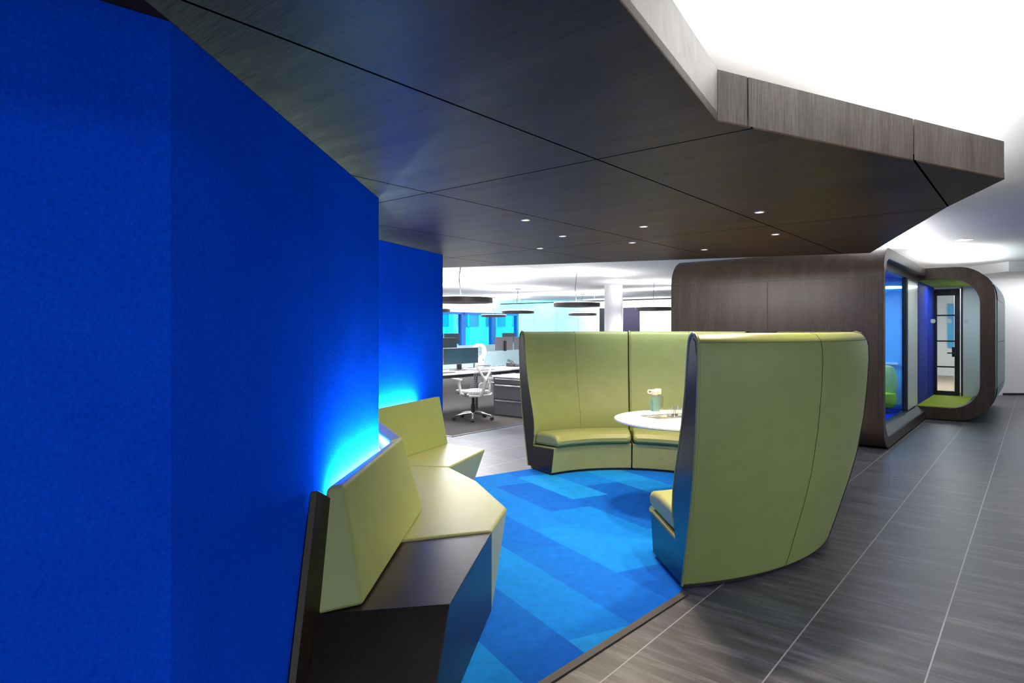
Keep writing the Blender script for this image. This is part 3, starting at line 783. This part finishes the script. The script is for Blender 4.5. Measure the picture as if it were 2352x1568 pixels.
kb = MB().gbox(-7.5, -7.36, 7.0, 7.45, .7305, .745).build('keyboard', M['darkplastic'], None, bevel=.003); tag(kb, 'dark keyboard in front of the wide monitor', 'keyboard')
ph = thing('desk_phone', 'black desk phone by the frosted teal screen', 'phone', G(-7.7, 9.35, .7305))
MB().hexa([G(-7.8, 9.25, .7305), G(-7.8, 9.45, .7305), G(-7.6, 9.45, .7305), G(-7.6, 9.25, .7305)], [G(-7.8, 9.25, .80), G(-7.8, 9.45, .80), G(-7.6, 9.45, .75), G(-7.6, 9.25, .75)]).build('body', M['darkplastic'], ph)
MB().tube([G(-7.62, 9.28, .77), G(-7.68, 9.28, .83), G(-7.78, 9.28, .85)], .022, 8).build('handset', M['darkplastic'], ph)

# drawer cabinet
cb = thing('drawer_cabinet', 'charcoal metal drawer cabinet with white top between chair and booth', 'cabinet', G(-6.68, 8.3, .008))
MB().gbox(-7.02, -6.33, 8.0, 8.6, .008, .645).build('body', M['cabinet'], cb, bevel=.003)
MB().gbox(-7.04, -6.31, 7.97, 8.62, .645, .67).build('top', M['deskwhite'], cb, bevel=.003)
for z0, z1, in ((.03, .275), (.295, .53), (.55, .635)):
    dr = MB().gbox(-6.99, -6.36, 7.982, 8.0, z0, z1).build('drawer', M['cabinet'], cb, bevel=.002)
    MB().gbox(-6.97, -6.38, 7.972, 7.983, z1 - .022, z1 - .004).build('handle', M['chrome'], dr)

# task chairs
def make_chair():
    t = thing('office_chair', 'x', 'chair', (0, 0, 0), 'office task chairs')
    for k in range(5):
        a = 2 * PI * k / 5 + .35
        d_ = Vector((math.cos(a), math.sin(a), 0))
        MB().tube([d_ * .03 + V(0, 0, .11), d_ * .16 + V(0, 0, .10), d_ * .30 + V(0, 0, .07), d_ * .315 + V(0, 0, .05)], [.022, .018, .014, .012], 8).build('leg', M['chrome'], t)
        w_ = MB(); x_ = Vector((-d_.y, d_.x, 0))
        for s in (-.014, .014): w_.tube([d_ * .315 + x_ * (s - .009) + V(0, 0, .026), d_ * .315 + x_ * (s + .009) + V(0, 0, .026)], .026, 12)
        w_.build('caster', M['darkplastic'], t)
    MB().lathe([(.032, .09), (.032, .25), (.02, .25), (.02, .38)], (0, 0, 0), 16).build('gas_column', M['darkplastic'], t)
    MB().hexa([V(-.1, -.1, .36), V(.1, -.1, .36), V(.1, .1, .36), V(-.1, .1, .36)], [V(-.12, -.14, .40), V(.12, -.14, .40), V(.12, .12, .40), V(-.12, .12, .40)]).build('mechanism', M['chairwhite'], t)
    # seat pan, front towards +y
    lp = []
    for z, k in ((.395, .80), (.41, .96), (.435, 1.0), (.455, .97), (.462, .85)):
        lp.append([V(.235 * k * math.copysign(abs(math.cos(a)) ** .6, math.cos(a)), .23 * k * math.copysign(abs(math.sin(a)) ** .6, math.sin(a)) + .02, z + (.015 if abs(math.cos(a)) > .7 else 0)) for a in [2 * PI * i / 28 for i in range(28)]])
    MB().loft(lp).build('seat', M['seatgrey'], t)
    # elastic back: grid of thin strands on a curved surface
    def bp(u, v):                # u -1..1, v 0..1
        hw = .225 - .085 * v
        return V(u * hw, -.20 - .10 * v - .05 * (1 - u * u) - .02 * math.sin(v * PI) , .43 + .44 * v)
    g = MB()
    for i in range(15):
        v = i / 14; g.tube([bp(-1 + 2 * k / 8, v) for k in range(9)], .0035, 5)
    for i in range(11):
        u = -1 + 2 * i / 10; g.tube([bp(u, k / 8) for k in range(9)], .003, 5)
    g.build('back_mesh', M['meshgrey'], t)
    fr_ = MB().tube([bp(-1, 1), bp(-.5, 1.015), bp(0, 1.02), bp(.5, 1.015), bp(1, 1)], .009, 8)
    fr_.build('top_rail', M['meshgrey'], t)
    y = MB().tube([V(0, -.23, .40), bp(0, .12) + V(0, -.03, 0), bp(0, .5) + V(0, -.035, 0)], [.032, .028, .024], 8)
    y.tube([bp(0, .48) + V(0, -.035, 0), bp(-.5, .75) + V(0, -.02, 0), bp(-.95, .99)], [.022, .019, .014], 8)
    y.tube([bp(0, .48) + V(0, -.035, 0), bp(.5, .75) + V(0, -.02, 0), bp(.95, .99)], [.022, .019, .014], 8)
    y.tube([bp(-1, 0), V(-.2, -.2, .40), V(0, -.22, .39), V(.2, -.2, .40), bp(1, 0)], .02, 8)
    y.build('back_frame', M['chairwhite'], t)
    lu = MB().loft([[bp(a_ * .45, .3 + b_ * .11) + V(0, -.012 - q_, 0) for a_, b_ in ((-1, -.6), (-.6, -1), (.6, -1), (1, -.6), (1, .6), (.6, 1), (-.6, 1), (-1, .6))] for q_ in (0, .02)])
    lu.build('lumbar_pad', M['chairwhite'], t)
    for s in (-1, 1):
        a_ = MB().tube([V(.17 * s, -.06, .40), V(.27 * s, -.07, .43), V(.285 * s, -.05, .56), V(.29 * s, -.03, .64)], [.02, .024, .024, .034], 8)
        a_.build('arm_post', M['chairwhite'], t)
        MB().loft([[V(.29 * s + x * .042, y_ * .12 + .01, z) for x, y_ in ((-1, -.7), (-.6, -1), (.6, -1), (1, -.7), (1, .7), (.6, 1), (-.6, 1), (-1, .7))] for z in (.64, .662)]).build('armrest', M['chairwhite'], t)
    return t
ch = make_chair()
ch['label'] = 'white mesh task chair in front of the nearest desk'
ch.location = G(-6.93, 7.40, .0065); ch.rotation_euler = (0, 0, RG - math.radians(14))
c2_ = dup(ch, G(-10.5, 11.8, .0085), RG + math.radians(170), 'white task chair at the middle row left of the grey monitors')
c3_ = dup(ch, G(-15.9, 15.2, .0085), RG + math.radians(20), 'white task chair at the far row near the windows')

# ring pendants
def make_ring():
    t = thing('ring_pendant', 'x', 'pendant lamp', (0, 0, 0), 'dark ring pendants over the desks')
    MB().ring((0, 0, 0), [(.51, -.045), (.55, -.045), (.55, .045), (.51, .045)], 64).build('band', M['ringband'], t)
    MB().ring((0, 0, 0), [(.512, .046), (.548, .046), (.54, .058), (.52, .058)], 64).build('diffuser', M['ringglow'], t)
    b_ = MB().box(-.515, .515, -.008, .008, .02, .036); b_.build('crossbar', M['ringband'], t)
    top = ZC + .07 - 2.02
    MB().tube([V(0, 0, .03), V(-.03, 0, top * .25), V(-.05, 0, top * .5), V(-.02, 0, top * .75), V(0, 0, top - .02)], .009, 8).build('cord', M['darkplastic'], t)
    MB().lathe([(.10, top - .035), (.10, top - .0005)], (0, 0, 0), 24).build('canopy', M['ringband'], t)
    return t
rg0 = make_ring()
def at(u, Y): return ((u - 1176) / F * Y, Y)
rings = [(1060, 11.2, 'largest ring pendant, half hidden by the blue wall'), (1326, 15.1, 'ring pendant in the middle left of the white column, nearer one'),
         (1190, 21.6, 'ring pendant above the grey backed monitors'), (1338, 24.8, 'small ring pendant just left of the white column, farther one'),
         (1503, 18.2, 'ring pendant right of the column, cut by the dark pod'), (1134, 27.6, 'smallest ring pendant in front of the cyan windows'),
         (993, 19.6, 'ring pendant of which only the right tip shows past the blue wall')]
for i, (u, Y, lab) in enumerate(rings):
    x, y = at(u, Y)
    pp = N2.x * x + N2.y * y
    if pp > PE - .12:            # hang from the higher ceiling
        if i in (1, 4): dlt = (PE - .13 - pp); x += N2.x * dlt; y += N2.y * dlt
    z = 2.02
    o = rg0 if i == 0 else dup(rg0, (0, 0, 0), 0, lab)
    o['label'] = lab; o.location = (x, y, 2.02); o.rotation_euler = (0, 0, .65)
    if N2.x * x + N2.y * y > PE: o.location.z = 1.95
    area('ring_uplight', (x, y, o.location.z + .09), .98, 75, direction=(0, 0, 1), disk=True, color=(.97, .97, 1))
    area('ring_downlight', (x, y, o.location.z - .06), .98, 95, direction=(0, 0, -1), disk=True, color=(.97, .97, 1))
# fill lights added for the office, without fixtures of their own
area('track_fill', G(-12.8, 19.9, 2.5), 8, 160, direction=(0, 0, 1), size_y=.06, xdir=N2)  # unseen uplight added along the track to brighten the ceiling
area('window_ceiling_fill', G(-19.9, 16, 2.3), 14, 200, direction=G(.3, 0, 1), size_y=.06, xdir=S1)  # added uplight by the windows, also for the ceiling
area('desk_fill', G(-11.66, 11.2, 1.30), 4, 130, direction=(0, 0, 1), size_y=.06, xdir=S1)  # added uplight above the desk screen, no lamp there
area('corner_fill', G(-19.6, 25.0, 2.5), .6, 60, direction=G(.3, 1, -.5), color=(.05, .75, 1))  # cyan light added to tint the end wall at the window corner
area('daylight_fill', G(-24, 23, 6), 8, 2600, direction=G(-1, 0, -.7), color=(.9, .97, 1))  # area lamp standing in for daylight on the facade
area('window_fill', G(-18.6, 24.2, 2.6), .8, 45, direction=G(-1, .6, -.5), color=(.2, .8, 1))  # second added cyan light, aimed at the window wall
area('end_wall_fill', G(-14.2, 24.6, 2.7), 4, 130, direction=G(0, 1, -.9), color=(.95, 1, 1), size_y=.2, xdir=N2)  # unseen light added to whiten the end wall

# ================================================================== LIGHTING OF THE LOUNGE
# led cove on top of the canopy, behind its raised edge
def cove(a, b, e, inset=.06, z=2.292, k=.96):
    a = Vector(a).to_3d(); b = Vector(b).to_3d(); t = (b - a).normalized(); n = Vector((-t.y, t.x, 0))
    mid = (a + b) / 2 + n * inset + Vector((0, 0, z))
    mid = mid + t * .0
    area('cove_led', mid, (b - a).length * k, e, direction=Vector((0, 0, 1)) - n * .3, size_y=.05, xdir=t, color=(1, .985, .96))
cove(E[0], E[1], 42); cove(lerp(E[1], E[2], .14), E[2], 36); cove(E[2], E[4], 62); cove(E[4], E[5], 40)
area('pod_side_fill', (1.6, 6.42, 2.16), 3.2, 60, direction=(.55, 1, -.1), size_y=.03, xdir=(.945, -.325, 0), color=(1, .96, .9))  # strip of light added to brighten the pod side
# uplights added over the pod roofs to brighten the ceiling
area('roof_fill', G(-1.55, 10.2, 2.44), 3.2, 28, direction=(0, 0, 1), size_y=.06, xdir=S1)
area('roof_fill', G(-1.1, 13.6, 2.44), 2.6, 60, direction=(0, 0, 1), size_y=.06, xdir=S1)
# unseen light added under the bulkhead to brighten the far wall
area('far_wall_fill', (13.5, 13.3, 2.555), 6, 60, direction=(0, .12, -1), size_y=.1, xdir=(1, 0, 0))
# fill spots added outside the frame to brighten corridor and booth front
for x, y in ((3.6, .6), (5.4, 3.2), (4.6, -1.6), (1.6, -2.2), (8.8, 6.6), (12.0, 9.6)):
    spot('corridor_spot', (x, y, ZC - .03), (320 if y > .3 else 160) if x < 6 else 110, 140, .9, (1, .98, .96), radius=.12)

for u, Y in ((1110, 8.1), (1200, 9.6)):
    spot('office_lamp', ((u - 1176) / F * Y, Y, ZC - .02), 130, 130, .8, (1, .98, 1), radius=.06)
spot('wall_fill', (1.3, -1.0, 2.70), 55, 70, 1.0, (1, 1, 1), target=(-1.6, .6, 1.3), radius=.1)  # unseen spot added to brighten the blue wall
wd = bpy.data.worlds.new('world'); sc.world = wd; wd.use_nodes = True
bg = wd.node_tree.nodes['Background']; bg.inputs[0].default_value = (.92, .95, 1, 1); bg.inputs[1].default_value = 1.6

# ================================================================== CAMERA
cam = bpy.data.cameras.new('camera'); co = bpy.data.objects.new('camera', cam); COL.objects.link(co)
co.location = (0, 0, H); co.rotation_euler = (PI / 2, 0, 0)
cam.sensor_width = 36; cam.lens = 36 * F / 2352; cam.shift_y = -28 / 2352; cam.clip_start = .02; cam.clip_end = 200
sc.camera = co
sc.cycles.caustics_reflective = False; sc.cycles.caustics_refractive = False
sc.view_settings.view_transform = 'Standard'; sc.view_settings.look = 'None'
sc.view_settings.gamma = 1; sc.view_settings.use_curve_mapping = False
sc.view_settings.exposure = 0.35
